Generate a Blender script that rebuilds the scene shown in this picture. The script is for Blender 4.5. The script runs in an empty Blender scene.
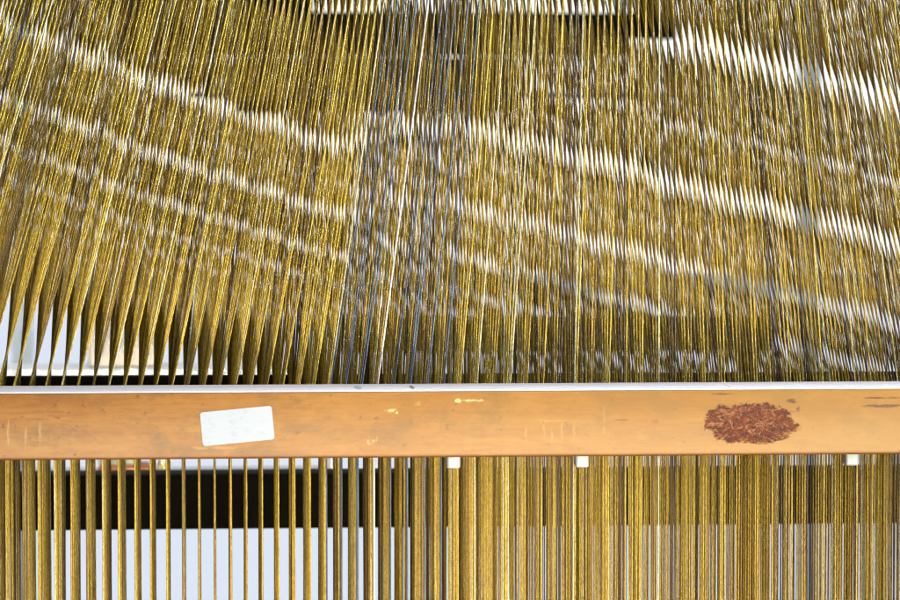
import bpy, bmesh, math, random
from mathutils import Vector, Matrix
random.seed(7)
sc = bpy.context.scene
COL = sc.collection
MM = 0.001

# ---------------------------------------------------------------- camera
CAM_D = 1.44
YAW = math.radians(4.25)
PITCH = math.radians(2.68)
PXM = 0.45 * MM                       # metres per photo pixel on the cord plane
FPX = CAM_D / PXM                     # focal length in photo pixels (900 wide)
cam_d = bpy.data.cameras.new('camera')
cam_d.sensor_width = 36.0
cam_d.lens = 36.0 * FPX / 900.0
cam_d.clip_start = 0.05
cam_d.clip_end = 100.0
cam = bpy.data.objects.new('camera', cam_d)
COL.objects.link(cam)
cam.location = (0, -CAM_D, 0)
R = Matrix.Rotation(-YAW, 3, 'Z') @ Matrix.Rotation(math.radians(90) - PITCH, 3, 'X')
cam.rotation_euler = R.to_euler()
sc.camera = cam
cam_d.dof.use_dof = True
cam_d.dof.focus_distance = CAM_D - 0.005
cam_d.dof.aperture_fstop = 27.0

def at(px, py, Y):
    """point on the plane y = Y that the lens sees at photo pixel px, py"""
    d = R @ Vector(((px - 450.0) / FPX, -(py - 300.0) / FPX, -1.0))
    t = (Y + CAM_D) / d.y
    return Vector((0, -CAM_D, 0)) + d * t

# ---------------------------------------------------------------- helpers
def tag(o, label=None, cat=None, group=None, kind=None):
    if label: o['label'] = label
    if cat: o['category'] = cat
    if group: o['group'] = group
    if kind: o['kind'] = kind
    return o

def empty(name, loc=(0, 0, 0)):
    o = bpy.data.objects.new(name, None)
    o.empty_display_size = 0.02
    COL.objects.link(o)
    o.location = loc
    return o

def obj(name, bm, mat, parent=None, smooth=False, bevel=0.0, seg=3):
    me = bpy.data.meshes.new(name)
    bm.normal_update()
    bm.to_mesh(me); bm.free()
    me.materials.append(mat)
    if smooth:
        for p in me.polygons: p.use_smooth = True
    o = bpy.data.objects.new(name, me)
    COL.objects.link(o)
    if parent:
        o.parent = parent
        o.matrix_parent_inverse = Matrix.Translation(-Vector(parent.location))
    if bevel:
        b = o.modifiers.new('bevel', 'BEVEL'); b.width = bevel; b.segments = seg
        b.limit_method = 'ANGLE'; b.harden_normals = False
        for p in me.polygons: p.use_smooth = True
    return o

def box(bm, x0, x1, y0, y1, z0, z1):
    r = bmesh.ops.create_cube(bm, size=1.0)
    for v in r['verts']:
        v.co = Vector(((x0 + x1) / 2 + v.co.x * (x1 - x0),
                       (y0 + y1) / 2 + v.co.y * (y1 - y0),
                       (z0 + z1) / 2 + v.co.z * (z1 - z0)))
    return r['verts']

def lin(r, g, b):
    f = lambda c: (c / 255 / 12.92) if c / 255 <= 0.04045 else ((c / 255 + 0.055) / 1.055) ** 2.4
    return (f(r), f(g), f(b), 1.0)

class NT:
    def __init__(self, name):
        self.m = bpy.data.materials.new(name); self.m.use_nodes = True
        self.t = self.m.node_tree; self.n = self.t.nodes; self.l = self.t.links
        self.b = self.n['Principled BSDF']
    def add(self, typ, **kw):
        n = self.n.new(typ)
        for k, v in kw.items(): setattr(n, k, v)
        return n
    def link(self, a, b): self.l.new(a, b)
    def math(self, op, a, b=None, clamp=False):
        n = self.add('ShaderNodeMath', operation=op, use_clamp=clamp)
        for i, v in enumerate((a, b)):
            if v is None: continue
            if isinstance(v, (int, float)): n.inputs[i].default_value = v
            else: self.link(v, n.inputs[i])
        return n.outputs[0]
    def mix(self, fac, a, b):
        n = self.add('ShaderNodeMix', data_type='RGBA')
        for s, v in ((n.inputs[0], fac), (n.inputs[6], a), (n.inputs[7], b)):
            if isinstance(v, (int, float, tuple)): s.default_value = v
            else: self.link(v, s)
        return n.outputs[2]
    def mapping(self, src, scale=(1, 1, 1), loc=(0, 0, 0), rot=(0, 0, 0)):
        n = self.add('ShaderNodeMapping')
        n.inputs['Scale'].default_value = scale
        n.inputs['Location'].default_value = loc
        n.inputs['Rotation'].default_value = rot
        self.link(src, n.inputs['Vector'])
        return n.outputs[0]
    def noise(self, vec, scale, detail=4, rough=0.55, dist=0.0):
        n = self.add('ShaderNodeTexNoise')
        n.inputs['Scale'].default_value = scale; n.inputs['Detail'].default_value = detail
        n.inputs['Roughness'].default_value = rough; n.inputs['Distortion'].default_value = dist
        self.link(vec, n.inputs['Vector'])
        return n.outputs[0]
    def ramp(self, fac, stops, interp='LINEAR'):
        n = self.add('ShaderNodeValToRGB'); e = n.color_ramp.elements
        n.color_ramp.interpolation = interp
        while len(e) < len(stops): e.new(0.5)
        for el, (p, c) in zip(e, stops):
            el.position = p
            el.color = c if isinstance(c, tuple) else (c, c, c, 1)
        self.link(fac, n.inputs[0])
        return n.outputs[0]

def plain(name, col, rough=0.6, nscale=60, var=0.25, metal=0.0):
    t = NT(name)
    co = t.add('ShaderNodeTexCoord').outputs['Object']
    f = t.noise(co, nscale, 5)
    c2 = tuple(c * (1 - var) for c in col[:3]) + (1,)
    c3 = tuple(min(1, c * (1 + var)) for c in col[:3]) + (1,)
    t.link(t.mix(f, c2, c3), t.b.inputs['Base Color'])
    t.b.inputs['Roughness'].default_value = rough
    t.b.inputs['Metallic'].default_value = metal
    return t.m

# ---------------------------------------------------------------- materials
def cord_material(name, stops, fleck, fleck_amt):
    t = NT(name)
    uv = t.add('ShaderNodeUVMap').outputs[0]
    tint = t.add('ShaderNodeAttribute', attribute_name='cord_tint').outputs['Fac']
    sep = t.add('ShaderNodeSeparateXYZ'); t.link(uv, sep.inputs[0])
    u, v = sep.outputs[0], sep.outputs[1]
    # two-ply twist running round the cord (u once round, v in millimetres)
    ph = t.math('ADD', t.math('MULTIPLY', u, 2.0), t.math('MULTIPLY', v, 0.8))
    tw = t.math('SINE', t.math('MULTIPLY', ph, 2 * math.pi))
    comb = t.add('ShaderNodeCombineXYZ')
    t.link(t.math('MULTIPLY', u, 3.0), comb.inputs[0]); t.link(t.math('MULTIPLY', v, 0.45), comb.inputs[1])
    t.link(t.math('MULTIPLY', tint, 913.0), comb.inputs[2])
    n1 = t.noise(comb.outputs[0], 1.3, 4, 0.75)
    fl = t.math('MULTIPLY', t.ramp(n1, [(0.40, 1.0), (0.56, 0.0)]), fleck_amt)
    base = t.ramp(tint, stops)
    # slow change of shade along each cord (handling, dust)
    comb2 = t.add('ShaderNodeCombineXYZ')
    t.link(t.math('MULTIPLY', v, 0.03), comb2.inputs[0]); t.link(t.math('MULTIPLY', tint, 517.0), comb2.inputs[1])
    slow = t.ramp(t.noise(comb2.outputs[0], 1.0, 3, 0.6), [(0.35, 0.72), (0.65, 1.0)])
    mul = t.add('ShaderNodeMix', data_type='RGBA', blend_type='MULTIPLY'); mul.inputs[0].default_value = 1.0
    t.link(base, mul.inputs[6]); t.link(slow, mul.inputs[7])
    t.link(t.mix(fl, mul.outputs[2], fleck), t.b.inputs['Base Color'])
    t.b.inputs['Roughness'].default_value = 0.40
    t.b.inputs['Specular IOR Level'].default_value = 0.5
    tr = t.add('ShaderNodeBsdfTranslucent'); t.link(base, tr.inputs[0])
    mx = t.add('ShaderNodeMixShader'); mx.inputs[0].default_value = 0.15
    t.link(t.b.outputs[0], mx.inputs[1]); t.link(tr.outputs[0], mx.inputs[2])
    t.link(mx.outputs[0], t.n['Material Output'].inputs[0])
    bump = t.add('ShaderNodeBump'); bump.inputs['Strength'].default_value = 0.18
    bump.inputs['Distance'].default_value = 0.00025
    t.link(tw, bump.inputs['Height']); t.link(bump.outputs[0], t.b.inputs['Normal'])
    return t.m

M_GOLD = cord_material('gold_cord', [(0.0, (0.07, 0.038, 0.008, 1)), (0.25, (0.27, 0.165, 0.016, 1)), (0.5, (0.59, 0.385, 0.024, 1)),
                                     (0.75, (0.74, 0.53, 0.05, 1)), (0.88, (0.62, 0.40, 0.035, 1)), (1.0, (0.84, 0.74, 0.36, 1))],
                       (0.045, 0.022, 0.004, 1), 0.62)
M_BLUE = cord_material('blue_grey_cord', [(0.0, (0.055, 0.075, 0.105, 1)), (1.0, (0.12, 0.155, 0.21, 1))], (0.03, 0.035, 0.05, 1), 0.5)
M_WHITE = cord_material('white_cord', [(0.0, (0.72, 0.68, 0.63, 1)), (1.0, (0.80, 0.74, 0.66, 1))], (0.4, 0.33, 0.28, 1), 0.4)

BAR_Y0, BAR_Y1 = -0.046, -0.006
z_top = at(450, 391.5, BAR_Y0).z
z_bot = at(450, 457.5, BAR_Y0).z
BX0, BX1 = at(-330, 400, BAR_Y0).x, at(1280, 400, BAR_Y0).x

def wood_material():
    t = NT('varnished_wood')
    co = t.add('ShaderNodeTexCoord').outputs['Object']
    sep = t.add('ShaderNodeSeparateXYZ'); t.link(co, sep.inputs[0])
    X, Y, Z = sep.outputs
    grain = t.noise(t.mapping(co, (11, 60, 95)), 1.0, 7, 0.6, 0.9)
    fine = t.noise(t.mapping(co, (90, 300, 700)), 1.0, 5, 0.65)
    blot = t.noise(t.mapping(co, (16, 20, 24)), 1.0, 4, 0.6)
    mott = t.noise(t.mapping(co, (130, 200, 200)), 1.0, 5, 0.65)
    c = t.ramp(grain, [(0.28, (0.1882, 0.0607, 0.0045, 1)), (0.5, (0.2522, 0.0965, 0.0083, 1)), (0.72, (0.3087, 0.1379, 0.0173, 1))])
    c = t.mix(t.ramp(fine, [(0.46, 0.0), (0.72, 0.65)]), c, (0.1656, 0.0518, 0.0041, 1))
    c = t.mix(t.ramp(blot, [(0.48, 0.0), (0.75, 0.55)]), c, (0.3237, 0.1552, 0.0261, 1))
    c = t.mix(t.ramp(mott, [(0.5, 0.0), (0.72, 0.35)]), c, (0.3463, 0.1588, 0.0295, 1))
    # dull grey-brown smudges of handling
    sm = t.noise(t.mapping(co, (60, 60, 95), (3, 1, 7)), 1.0, 5, 0.65)
    c = t.mix(t.ramp(sm, [(0.50, 0.0), (0.66, 0.8)]), c, (0.1505, 0.0655, 0.0111, 1))
    spk = t.noise(t.mapping(co, (260, 260, 330), (8, 2, 3)), 1.0, 3, 0.6)
    c = t.mix(t.ramp(spk, [(0.63, 0.0), (0.70, 0.75)]), c, (0.0978, 0.0345, 0.0048, 1))
    # paler towards the right-hand end: light from that side put into the colour
    rt = t.math('MULTIPLY_ADD', X, 2.2); rt.node.inputs[2].default_value = 0.15
    c = t.mix(t.math('MULTIPLY', t.ramp(rt, [(0.0, 0.0), (0.9, 0.55)]), 1.0), c, (0.3463, 0.1898, 0.0295, 1))
    # darker band along the lower arris
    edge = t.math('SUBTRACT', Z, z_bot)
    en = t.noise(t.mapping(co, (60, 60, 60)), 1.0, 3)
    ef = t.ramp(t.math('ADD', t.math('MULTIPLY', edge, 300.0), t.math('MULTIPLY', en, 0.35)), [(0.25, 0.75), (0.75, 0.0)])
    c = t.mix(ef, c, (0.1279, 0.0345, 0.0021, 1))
    # flaked dark-red paint remnant
    pc = at(751, 423, BAR_Y0); hw = 47 * PXM * 0.965; hh = 20.5 * PXM * 0.965
    dx = t.math('DIVIDE', t.math('SUBTRACT', X, pc.x), hw)
    dz = t.math('DIVIDE', t.math('SUBTRACT', Z, pc.z), hh)
    p4 = lambda v: t.math('POWER', t.math('ABSOLUTE', v), 2.6)
    d = t.math('ADD', p4(dx), p4(dz))
    wob = t.noise(t.mapping(co, (120, 150, 200)), 1.0, 6, 0.75)
    dd = t.math('ADD', d, t.math('MULTIPLY', t.math('SUBTRACT', wob, 0.5), 3.0))
    inside = t.ramp(dd, [(0.78, 1.0), (1.0, 0.0)])
    fl = t.noise(t.mapping(co, (230, 300, 380)), 1.0, 7, 0.72, 1.6)
    fl2 = t.noise(t.mapping(co, (1500, 1500, 1500), (5, 5, 5)), 1.0, 3, 0.6)
    f = t.math('ADD', fl, t.math('MULTIPLY', t.math('SUBTRACT', fl2, 0.5), 0.5))
    flake = t.ramp(f, [(0.40, 0.0), (0.49, 1.0)])
    red = t.ramp(t.noise(t.mapping(co, (420, 420, 420), (2, 9, 4)), 1.0, 4, 0.7),
                 [(0.35, (0.0298, 0.0072, 0.0040, 1)), (0.5, (0.0859, 0.0146, 0.0027, 1)), (0.66, (0.1454, 0.0303, 0.0043, 1))])
    halo = t.ramp(dd, [(0.6, 0.7), (1.3, 0.0)])
    c = t.mix(halo, c, (0.2115, 0.0666, 0.0086, 1))
    fm = t.math('MULTIPLY', inside, flake)
    c = t.mix(fm, c, red)
    # thin dark scratch marks by the right end and top arris
    def streak(px, py, w, h, col, thr=0.5, sx=300, sz=1500, op=0.8):
        nonlocal c
        p = at(px, py, BAR_Y0)
        a = t.math('DIVIDE', t.math('SUBTRACT', X, p.x), w * PXM)
        b = t.math('DIVIDE', t.math('SUBTRACT', Z, p.z), h * PXM)
        r = t.math('ADD', t.math('MULTIPLY', a, a), t.math('MULTIPLY', b, b))
        n = t.noise(t.mapping(co, (sx, 400, sz), (px, py, 1)), 1.0, 4, 0.7)
        m = t.ramp(t.math('ADD', r, t.math('MULTIPLY', t.math('SUBTRACT', n, 0.5), 2.6)), [(thr - 0.3, op), (thr + 0.3, 0.0)])
        c = t.mix(m, c, col)
    dark = (0.0601, 0.0151, 0.0070, 1)
    streak(882, 406, 26, 2.2, dark); streak(876, 398, 34, 1.6, dark, 0.2); streak(722, 394, 16, 1.0, dark)
    streak(792, 401, 6, 3.0, dark); streak(798, 409, 3, 4.5, dark, 0.3)
    streak(620, 420, 9, 1.2, (0.1505, 0.0552, 0.0105, 1)); streak(655, 422, 5, 2.5, (0.2710, 0.0690, 0.0139, 1))
    chalk = (0.4216, 0.2898, 0.0938, 1)
    for px, py, h in ((8, 432, 19), (25.5, 436, 17), (40, 432, 18)):
        streak(px, py, 2.2, h, chalk, 0.25, 1700, 330, 0.5)
    white = (0.5269, 0.4416, 0.2013, 1)
    streak(391, 410.5, 7.5, 2.6, white, 0.35, 900, 900, 0.75); streak(397, 413, 2.2, 2.4, white, 0.4, 900, 900, 0.7)
    streak(458, 401, 3.6, 2.4, white, 0.8, 500, 500, 0.9); streak(474, 400.5, 15, 1.8, white, 0.35, 300, 900, 0.7)
    streak(418, 404, 5, 4, chalk, 0.2, 600, 600, 0.5); streak(372, 441, 10, 8, chalk, -0.1, 800, 600, 0.5)
    pink = (0.3990, 0.2208, 0.0694, 1)
    for px, py, h in ((526, 434, 14), (544, 430, 12), (552, 436, 11), (562, 431, 13), (574, 432, 15), (604, 420, 20)):
        streak(px, py, 2.2, h, pink, 0.2, 1600, 420, 0.42)
    streak(556, 421, 30, 2.0, pink, 0.2, 260, 900, 0.4)
    streak(215, 448, 34, 4.0, pink, 0.0, 160, 900, 0.5)
    t.link(c, t.b.inputs['Base Color'])
    t.link(t.ramp(fm, [(0.0, 0.5), (1.0, 0.8)]), t.b.inputs['Roughness'])
    bmp = t.add('ShaderNodeBump'); bmp.inputs['Strength'].default_value = 0.35; bmp.inputs['Distance'].default_value = 0.0004
    t.link(t.math('ADD', t.math('MULTIPLY', grain, 0.5), t.math('MULTIPLY', fm, 0.7)), bmp.inputs['Height'])
    t.link(bmp.outputs[0], t.b.inputs['Normal'])
    return t.m

def top_strip_material():
    t = NT('white_top_edge')
    co = t.add('ShaderNodeTexCoord').outputs['Object']
    n = t.noise(t.mapping(co, (60, 200, 200)), 1.0, 5, 0.6)
    c = t.ramp(n, [(0.3, (0.70, 0.70, 0.78, 1)), (0.6, (0.80, 0.80, 0.86, 1))])  # pale lavender white, varied by noise
    sep = t.add('ShaderNodeSeparateXYZ'); t.link(co, sep.inputs[0])
    for px, w, col in ((358, 4.5, (0.30, 0.40, 0.60, 1)), (412, 2.5, (0.06, 0.06, 0.10, 1)), (728, 1.5, (0.55, 0.55, 0.62, 1))):
        p = at(px, 387.5, -0.03)
        a = t.math('DIVIDE', t.math('SUBTRACT', sep.outputs[0], p.x), w * PXM)
        b = t.math('DIVIDE', t.math('SUBTRACT', sep.outputs[1], -0.028), 0.012)
        r = t.math('ADD', t.math('MULTIPLY', a, a), t.math('MULTIPLY', b, b))
        m = t.ramp(t.math('ADD', r, t.math('MULTIPLY', t.math('SUBTRACT', t.noise(co, 900, 3), 0.5), 1.6)), [(0.5, 0.8), (1.0, 0.0)])
        c = t.mix(m, c, col)
    t.link(c, t.b.inputs['Base Color'])
    t.b.inputs['Roughness'].default_value = 0.6
    return t.m

M_WOOD = wood_material()
M_TOP = top_strip_material()
M_DARK = plain('dark_stained_wood', (0.010, 0.007, 0.005, 1), 0.8, 40, 0.4)
M_BEAM = plain('black_oiled_beam', (0.013, 0.010, 0.006, 1), 0.75, 25, 0.5)
M_BEAM.node_tree.nodes['Principled BSDF'].inputs['Specular IOR Level'].default_value = 0.08
M_PEG = plain('white_plastic', (0.38, 0.425, 0.46, 1), 0.35, 200, 0.06)

def sticker_material():
    t = NT('white_sticker_paper')
    co = t.add('ShaderNodeTexCoord').outputs['Object']
    n = t.noise(t.mapping(co, (420, 400, 700)), 1.0, 4, 0.65)
    big = t.noise(t.mapping(co, (90, 90, 120)), 1.0, 2, 0.5)
    m = t.math('MULTIPLY', t.ramp(n, [(0.50, 0.0), (0.68, 0.7)]), t.ramp(big, [(0.42, 0.0), (0.6, 1.0)]))
    t.link(t.mix(m, (0.325, 0.36, 0.415, 1), (0.25, 0.28, 0.36, 1)), t.b.inputs['Base Color'])
    t.b.inputs['Roughness'].default_value = 0.5
    return t.m
M_STICK = sticker_material()

# ---------------------------------------------------------------- wooden bar
bar = empty('wooden_bar', ((BX0 + BX1) / 2, (BAR_Y0 + BAR_Y1) / 2, z_bot))
tag(bar, 'orange varnished wooden bar with a white sticker and a flaked dark red patch', 'bar')
bm = bmesh.new(); box(bm, BX0, BX1, BAR_Y0, BAR_Y1, z_bot, z_top)
obj('board', bm, M_WOOD, bar, bevel=0.0012)
bm = bmesh.new(); box(bm, BX0, BX1, BAR_Y0 + 0.0008, BAR_Y1 - 0.0006, z_top + 0.00005, z_top + 0.0006)
tag(obj('top_strip', bm, M_TOP, bar, bevel=0.0002, seg=1), 'pale strip along the upper edge of the bar')

# sticker: rounded rectangle, slightly tilted
def rounded(bm, cx, cz, w, h, r, y0, y1, ang):
    pts = []
    for (sx, sz, a0) in ((1, 1, 0), (-1, 1, 90), (-1, -1, 180), (1, -1, 270)):
        for i in range(7):
            a = math.radians(a0 + 15 * i)
            pts.append((sx * (w / 2 - r) + r * math.cos(a), sz * (h / 2 - r) + r * math.sin(a)))
    ca, sa = math.cos(ang), math.sin(ang)
    f = [bm.verts.new((cx + x * ca - z * sa, y0, cz + x * sa + z * ca)) for x, z in pts]
    b = [bm.verts.new((cx + x * ca - z * sa, y1, cz + x * sa + z * ca)) for x, z in pts]
    bm.faces.new(f); bm.faces.new(list(reversed(b)))
    for i in range(len(f)):
        j = (i + 1) % len(f)
        bm.faces.new((f[j], f[i], b[i], b[j]))
    bmesh.ops.recalc_face_normals(bm, faces=bm.faces)
bm = bmesh.new(); p = at(237.3, 426, BAR_Y0)
s = PXM * (CAM_D + BAR_Y0) / CAM_D
rounded(bm, p.x, p.z, 72 * s, 34 * s, 3.0 * s, BAR_Y0 - 0.00022, BAR_Y0 - 0.00002, math.radians(5.2))
tag(obj('sticker', bm, M_STICK, bar), 'blank white paper sticker, rounded and slightly tilted')

for px in (453, 581, 850):
    p = at(px, 458, -0.016)
    bm = bmesh.new()
    w = 6.7 * PXM
    box(bm, p.x - w, p.x + w, -0.022, -0.012, z_bot - 0.0074, z_bot - 0.00005)
    obj('peg', bm, M_PEG, bar, bevel=0.0011, seg=4)

# ---------------------------------------------------------------- comber board and back rail
N_ROW = 16
DEPTH = 0.101
z_bend = at(450, 412, 0.0).z
RAIL_Y0, RAIL_Y1 = DEPTH + 0.007, DEPTH + 0.013
z_rail = at(450, 374.3, RAIL_Y0).z
frame = empty('comber_frame', ((BX0 + BX1) / 2, DEPTH / 2, z_bend - 0.004))
tag(frame, 'dark comber board and rear rail behind the wooden bar, pierced by the cords', 'loom part')
bm = bmesh.new(); box(bm, BX0, BX1, BAR_Y1 + 0.0005, RAIL_Y0 - 0.0003, z_bend - 0.003, z_bend + 0.003)
obj('comber_board', bm, M_DARK, frame, bevel=0.0005, seg=1)
bm = bmesh.new(); box(bm, BX0, BX1, RAIL_Y0, RAIL_Y1, z_bend - 0.006, z_rail)
obj('rear_rail', bm, M_DARK, frame, bevel=0.0008, seg=2)

# ---------------------------------------------------------------- harness cords
X0 = at(6.3, 495, 0.0).x
PITCHX = 7.17 * MM
H_HEAD = 2400 * PXM
def head_x(k):
    a = at(722, 300, 0.0).x; b = at(136, 300, 0.0).x
    return a + (b - a) * k / (N_ROW - 1)
J0, J1 = -8, 68
z_low = at(450, 860, 0.0).z

def tube(verts, faces, uvs, tints, pts, r, tint, sides=7):
    base = len(verts)
    v_acc = random.uniform(0, 500)
    for i, p in enumerate(pts):
        if i: v_acc += (p - pts[i - 1]).length / MM
        for q in range(sides + 1):
            a = 2 * math.pi * q / sides + 0.3
            verts.append((p.x + r * math.cos(a), p.y + r * math.sin(a), p.z))
            uvs.append((q / sides, v_acc)); tints.append(tint)
    n = sides + 1
    for i in range(len(pts) - 1):
        for q in range(sides):
            a = base + i * n + q
            faces.append((a, a + 1, a + n + 1, a + n))

def make_mesh(name, verts, faces, uvs, tints, mat):
    me = bpy.data.meshes.new(name)
    me.from_pydata(verts, [], faces)
    ul = me.uv_layers.new(name='UVMap')
    li = [0] * len(me.loops)
    me.loops.foreach_get('vertex_index', li)
    flat = []
    for i in li: flat += uvs[i]
    ul.data.foreach_set('uv', flat)
    a = me.attributes.new('cord_tint', 'FLOAT', 'POINT')
    a.data.foreach_set('value', tints)
    me.polygons.foreach_set('use_smooth', [True] * len(me.polygons))
    me.materials.append(mat)
    return me

WHITE_COL = 23
BLUE = {(20, 0), (21, 0), (22, 0), (24, 0), (25, 0), (26, 0), (27, 0), (21, 1), (22, 1), (25, 1)}
CORD_R = 0.385 * MM
def spread(j):
    # the harness repeats: within each repeat the tie-up spreads wider from left to right
    if j < 21: return 0.875 + 0.0050 * (j - 3)
    if j < 27: return 0.96 - 0.02 * (j - 21)
    return 0.83 + 0.0010 * (j - 27)
XC = (head_x(0) + head_x(N_ROW - 1)) / 2
WOB = {}
def cord_points(j, k):
    if j not in WOB:
        WOB[j] = (random.gauss(0, 0.006 if j < 21 else 0.008), random.gauss(0, 0.7 if j < 21 else 1.2) * MM)
    wf, wx = WOB[j]
    x = X0 + j * PITCHX + max(0, j - 23) * 0.46 * MM + random.gauss(0, 0.11) * MM
    y = DEPTH * k / (N_ROW - 1) + random.gauss(0, 0.3) * MM
    sway = random.gauss(0, 0.30) * MM
    hx = XC + (head_x(k) - XC) * (spread(j) + wf) + wx + random.gauss(0, 0.9 if j < 21 else 1.2) * MM
    hy = 0.03 + j * 0.6 * MM
    b = Vector((x, y, z_bend))
    lo, hi = Vector((x + sway, y, z_low)), Vector((hx, hy, z_bend + H_HEAD))
    return [lo.lerp(b, i / 6) for i in range(6)] + [b.lerp(hi, (i / 30) ** 1.3) for i in range(31)]

ORD = ['next', 'second', 'third', 'fourth', 'fifth', 'sixth', 'seventh', 'eighth', 'ninth', 'tenth', 'eleventh', 'twelfth',
       'thirteenth', 'fourteenth', 'fifteenth', 'sixteenth', 'seventeenth', 'eighteenth', 'nineteenth', 'twentieth',
       'twenty-first', 'twenty-second', 'twenty-third', 'twenty-fourth', 'twenty-fifth', 'twenty-sixth', 'twenty-seventh',
       'twenty-eighth', 'twenty-ninth', 'thirtieth', 'thirty-first', 'thirty-second', 'thirty-third', 'thirty-fourth',
       'thirty-fifth']
ROWNAME = ['front', 'second', 'third', 'fourth']
V_COLS = range(-7, 64)
sv, sf, su, st = [], [], [], []
n_ind = 0
for j in range(J0, J1):
    for k in range(N_ROW):
        pts = cord_points(j, k)
        tint = min(1, max(0, random.gauss(0.50, 0.31)))
        blue = (j, k) in BLUE
        white = (j == WHITE_COL and k == 0)
        single = k < 4 and (j in V_COLS)
        if single or blue or white:
            v, f, u, t = [], [], [], []
            tube(v, f, u, t, pts, CORD_R * random.uniform(0.92, 1.08) * (1.1 if white else 1), tint)
            m = M_WHITE if white else (M_BLUE if blue else M_GOLD)
            o = bpy.data.objects.new('harness_cord', make_mesh('harness_cord', v, f, u, t, m))
            COL.objects.link(o)
            dj = j - WHITE_COL
            side = 'left' if dj < 0 else 'right'
            if white:
                lab = 'single white harness cord standing out among the gold cords'
            elif k == 0 and 0 <= j <= 54:
                kind = 'blue-grey' if blue else 'gold'
                lab = f'{kind} front-row harness cord, {ORD[abs(dj) - 1]} to the {side} of the white cord'
            elif k == 0:
                lab = f'gold front-row harness cord passing beyond the {side} end of the bar in view'
            elif blue:
                lab = 'blue-grey harness cord just behind the front row near the white cord'
            else:
                lab = f'gold harness cord in the {ROWNAME[k]} row behind the wooden bar'
            tag(o, lab, 'cord', 'harness cords fanning up from the bar')
            n_ind += 1
        else:
            tube(sv, sf, su, st, pts, CORD_R * random.uniform(0.92, 1.08), tint, 6)
o = bpy.data.objects.new('rear_cords', make_mesh('rear_cords', sv, sf, su, st, M_GOLD))
COL.objects.link(o)
tag(o, 'dense mass of gold harness cords behind the front four rows', 'cords', None, 'stuff')
print('individual cords', n_ind)

# ---------------------------------------------------------------- background
Yb = 0.40
b0, b1 = at(450, 472.7, Yb), at(450, 527.3, Yb)
beam = empty('loom_beam', (b0.x, Yb + 0.03, b1.z))
tag(beam, 'black horizontal loom beam seen between the cords below the bar', 'beam')
bm = bmesh.new(); box(bm, -0.9, 1.3, Yb, Yb + 0.03, b1.z, b0.z)
obj('timber', bm, M_BEAM, beam, bevel=0.001, seg=2)

def slab(name, mat, parent, px0, px1, py0, py1, Y, depth, bev=0.001):
    """box whose front face stands at distance Y and reaches back by depth"""
    a, b = at(px0, (py0 + py1) / 2, Y), at(px1, (py0 + py1) / 2, Y)
    m = (px0 + px1) / 2
    bm = bmesh.new(); box(bm, a.x, b.x, Y, Y + depth, at(m, py1, Y).z, at(m, py0, Y).z)
    return obj(name, bm, mat, parent, bevel=bev, seg=2)

# dark lower cross rail of the machine, just above the comber height
Yr = 1.3
rail = empty('loom_rail', at(560, 460, Yr))
tag(rail, 'dark rail behind the cords just above the right half of the bar', 'rail')
slab('rail_board', plain('olive_brown_paint', (0.045, 0.036, 0.018, 1), 0.8, 20, 0.5), rail, 338, 775, 318, 352, Yr, 0.04)
for px in (566, 742):
    slab('post', M_BEAM, rail, px, px + 16, 352.2, 640, Yr + 0.006, 0.025)

# overhead beam
Yo = 1.90
over = empty('overhead_beam', at(420, 60, Yo))
tag(over, 'dark overhead machine beam behind the top of the cords', 'beam')
slab('timber', M_BEAM, over, 118, 628, 12, 54, Yo, 0.05)
slab('end_block', M_BEAM, over, 628.6, 676, 12, 38, Yo + 0.004, 0.04)
slab('unseen_backlight_block', M_BEAM, over, 312.5, 690, -300, -9, Yo + 0.003, 0.044)  # out of view, added to keep backlight off the upper cords
slab('left_beam_blocker', M_BEAM, over, 96, 312, -300, 11.5, Yo + 0.003, 0.044)  # dark beam end; its reach out of view is added against backlight
for px in (640,):
    slab('hanger', M_BEAM, over, px, px + 18, -260, 11.8, Yo + 0.012, 0.02)
mv = empty('mauve_panel', at(424, 90, 1.96))
tag(mv, 'dull mauve-brown panel hanging below the overhead beam behind the cords', 'panel')
slab('panel_board', plain('mauve_paint', (0.05, 0.032, 0.032, 1), 0.7, 15, 0.4), mv, 236, 516, 57.5, 112, 1.962, 0.02)
br = empty('blue_rail', at(460, 95, 1.935))
tag(br, 'thin blue rail crossing the background below the overhead beam', 'rail')
slab('bar', plain('blue_paint', (0.03, 0.075, 0.20, 1), 0.4, 30, 0.2), br, 190, 716, 92, 98, 1.935, 0.02)
for px in (206, 672):
    slab('bracket', M_BEAM, br, px, px + 6, 57, 91.6, 1.937, 0.012)

# shelf with a few out-of-focus things at the left
Ys = 1.0
M_SHELF = plain('white_laminate', (0.80, 0.81, 0.83, 1), 0.5, 30, 0.05)
sh = empty('shelf_unit', at(100, 530, Ys))
tag(sh, 'white open shelf standing out of focus behind the left cords', 'shelf')
slab('shelf_board', M_SHELF, sh, -60, 330, 369, 380, Ys, 0.07)
slab('shelf_board', M_SHELF, sh, -60, 330, 476, 486, Ys, 0.07)
for px in (-70, 330):
    slab('side_panel', M_SHELF, sh, px, px + 10, 369, 520, Ys, 0.07)
bx = empty('beige_carton', at(120, 369, Ys + 0.05))
tag(bx, 'plain beige carton standing on the top board of the white shelf', 'box')
M_CARD = plain('beige_card', (0.62, 0.55, 0.46, 1), 0.8, 20, 0.12)
slab('carton_body', M_CARD, bx, 88, 156, 318, 368.6, Ys + 0.012, 0.05, 0.003)
slab('lid', M_CARD, bx, 86, 158, 308, 317.6, Ys + 0.010, 0.054, 0.003)
ob = empty('brown_block', at(128, 476, Ys + 0.02))
tag(ob, 'orange-brown wooden block on the lower shelf, half hidden by the black beam', 'block')
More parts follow.
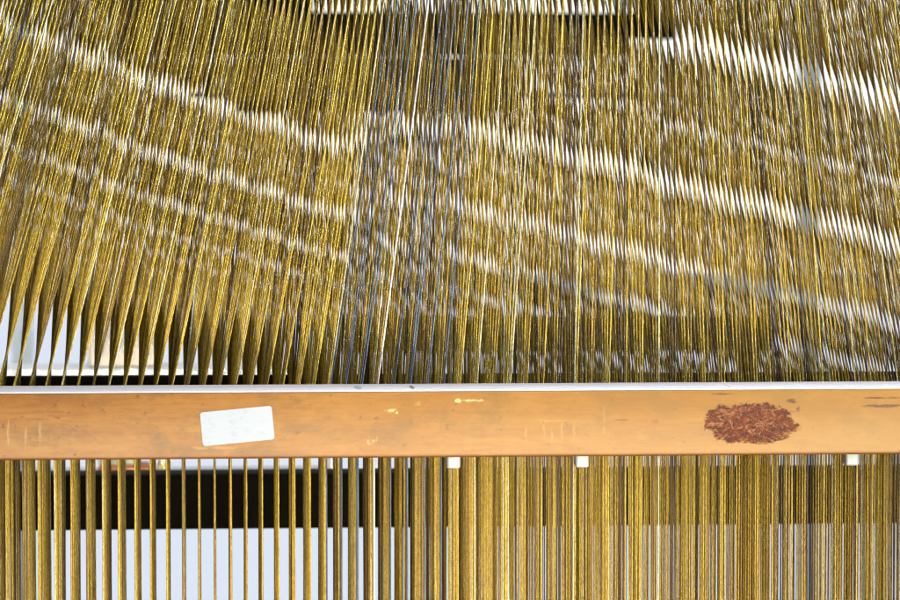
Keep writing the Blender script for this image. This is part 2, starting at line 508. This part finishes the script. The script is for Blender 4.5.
slab('block_body', plain('orange_wood', (0.42, 0.15, 0.04, 1), 0.6, 40, 0.3), ob, 97, 150, 466, 475.6, Ys + 0.012, 0.04, 0.003)
slab('top_piece', plain('grey_green_felt', (0.33, 0.36, 0.28, 1), 0.9, 60, 0.2), ob, 98, 140, 456, 465.7, Ys + 0.016, 0.035, 0.003)
cb = empty('cream_spool', at(165, 476, Ys + 0.02))
tag(cb, 'small cream spool on the lower shelf, right of the orange-brown block', 'spool')
p = at(164, 470, Ys + 0.03)
def lathe(prof, c, seg=28):
    bm = bmesh.new(); rings = []
    for r, z in prof:
        rings.append([bm.verts.new((c.x + r * math.cos(2 * math.pi * i / seg), c.y + r * math.sin(2 * math.pi * i / seg), c.z + z)) for i in range(seg)])
    for a, b in zip(rings, rings[1:]):
        for i in range(seg):
            bm.faces.new((a[i], a[(i + 1) % seg], b[(i + 1) % seg], b[i]))
    bm.faces.new(list(reversed(rings[0]))); bm.faces.new(rings[-1])
    return bm
zs = at(164, 475.6, Ys + 0.03).z - p.z
obj('thread', lathe([(0.0045, zs + 0.0016), (0.0056, zs + 0.003), (0.0056, zs + 0.010), (0.0045, zs + 0.0115)], p), plain('cream_thread', (0.72, 0.60, 0.30, 1), 0.8, 300, 0.15), cb, smooth=True)
obj('flange', lathe([(0.0068, zs), (0.0068, zs + 0.0015)], p), M_SHELF, cb)
obj('flange', lathe([(0.0068, zs + 0.0116), (0.0068, zs + 0.013)], p), M_SHELF, cb)

# big hazy window
Yw = 2.2
win = empty('window', (0.15, Yw, -1.3))
tag(win, 'large hazy window with frosted lower panes filling the background', 'window')
M_FRAME = plain('pale_blue_frame', (0.70, 0.82, 0.95, 1), 0.5, 20, 0.06)
def pane_material(name, col, st):
    t = NT(name)
    co = t.add('ShaderNodeTexCoord').outputs['Object']
    n = t.noise(co, 1.3, 2, 0.4)
    c = t.ramp(n, [(0.3, tuple(x * 0.93 for x in col) + (1,)), (0.7, col + (1,))])
    e = t.add('ShaderNodeEmission'); t.link(c, e.inputs[0]); e.inputs[1].default_value = st
    t.link(e.outputs[0], t.n['Material Output'].inputs[0])
    return t.m
M_SKYP = pane_material('bright_pane', (0.97, 0.985, 1.0), 1.08)
M_FROST = pane_material('frosted_pane', (0.75, 0.82, 0.95), 1.02)
z_mid = at(450, 285, Yw).z
xs = [-1.9, -1.05, at(22, 300, Yw).x, at(22, 300, Yw).x + 0.9, 1.45, 2.4]
for x0, x1 in zip(xs, xs[1:]):
    bm = bmesh.new(); box(bm, x0 + 0.012, x1 - 0.012, Yw + 0.01, Yw + 0.016, z_mid + 0.012, 1.9)
    obj('pane', bm, M_SKYP, win)
    bm = bmesh.new(); box(bm, x0 + 0.012, x1 - 0.012, Yw + 0.01, Yw + 0.016, -1.3, z_mid - 0.012)
    obj('pane', bm, M_FROST, win)
bm = bmesh.new()
for x in xs: box(bm, x - 0.0118, x + 0.0118, Yw, Yw + 0.03, -1.3, 1.9)
box(bm, xs[0] - 0.0118, xs[-1] + 0.0118, Yw + 0.002, Yw + 0.028, z_mid - 0.0118, z_mid + 0.0118)
obj('window_frame', bm, M_FRAME, win)

# ---------------------------------------------------------------- light
w = bpy.data.worlds.new('World'); sc.world = w; w.use_nodes = True
w.node_tree.nodes['Background'].inputs[0].default_value = (0.85, 0.92, 1.0, 1)
w.node_tree.nodes['Background'].inputs[1].default_value = 0.10
def area(name, loc, target, size, power, col, spread=180):
    l = bpy.data.lights.new(name, 'AREA'); l.shape = 'RECTANGLE'; l.size, l.size_y = size; l.energy = power; l.color = col
    l.spread = math.radians(spread)
    o = bpy.data.objects.new(name, l); COL.objects.link(o); o.location = loc
    o.rotation_euler = (Vector(target) - Vector(loc)).to_track_quat('-Z', 'Y').to_euler()
    return o
area('key_lamp', (3.5, -1.7, 0.50), (0.10, 0, 0.27), (0.4, 0.4), 4.6, (0.86, 0.94, 1.0), 13)
area('fill_lamp', (3.3, -2.2, 0.30), (0.08, 0, -0.10), (0.7, 0.9), 38, (0.95, 0.98, 1.0))
for lx in (-0.28, 0.32, 0.92):
    area('low_lamp', (lx, -1.6, -0.62), (0.14 + (lx - 0.32) * 0.35, 0, -0.27), (0.14, 0.12), 0.70, (1.0, 0.90, 0.70), 23)
area('top_lamp', (0.25, -0.62, 1.25), (0.1, -0.02, -0.1), (0.6, 0.3), 18, (0.97, 0.97, 1.0))
area('rear_fill', (-0.1, 0.75, 0.32), (-0.06, 1.05, 0.1), (0.4, 0.2), 2.0, (0.97, 0.98, 1.0))  # added fill with no visible source, brightens the shelf front
sc.view_settings.view_transform = 'Standard'
sc.view_settings.look = 'None'
sc.view_settings.exposure = 0.0
sc.view_settings.gamma = 1.0
sc.cycles.use_denoising = True
sc.cycles.denoiser = 'OPENIMAGEDENOISE'
sc.cycles.denoising_input_passes = 'RGB_ALBEDO_NORMAL'
sc.cycles.denoising_prefilter = 'NONE'
sc.cycles.max_bounces = 5
sc.cycles.diffuse_bounces = 3
sc.cycles.glossy_bounces = 2
sc.cycles.caustics_reflective = False
sc.cycles.caustics_refractive = False
sc.cycles.sample_clamp_indirect = 3.0
sc.cycles.filter_width = 1.1
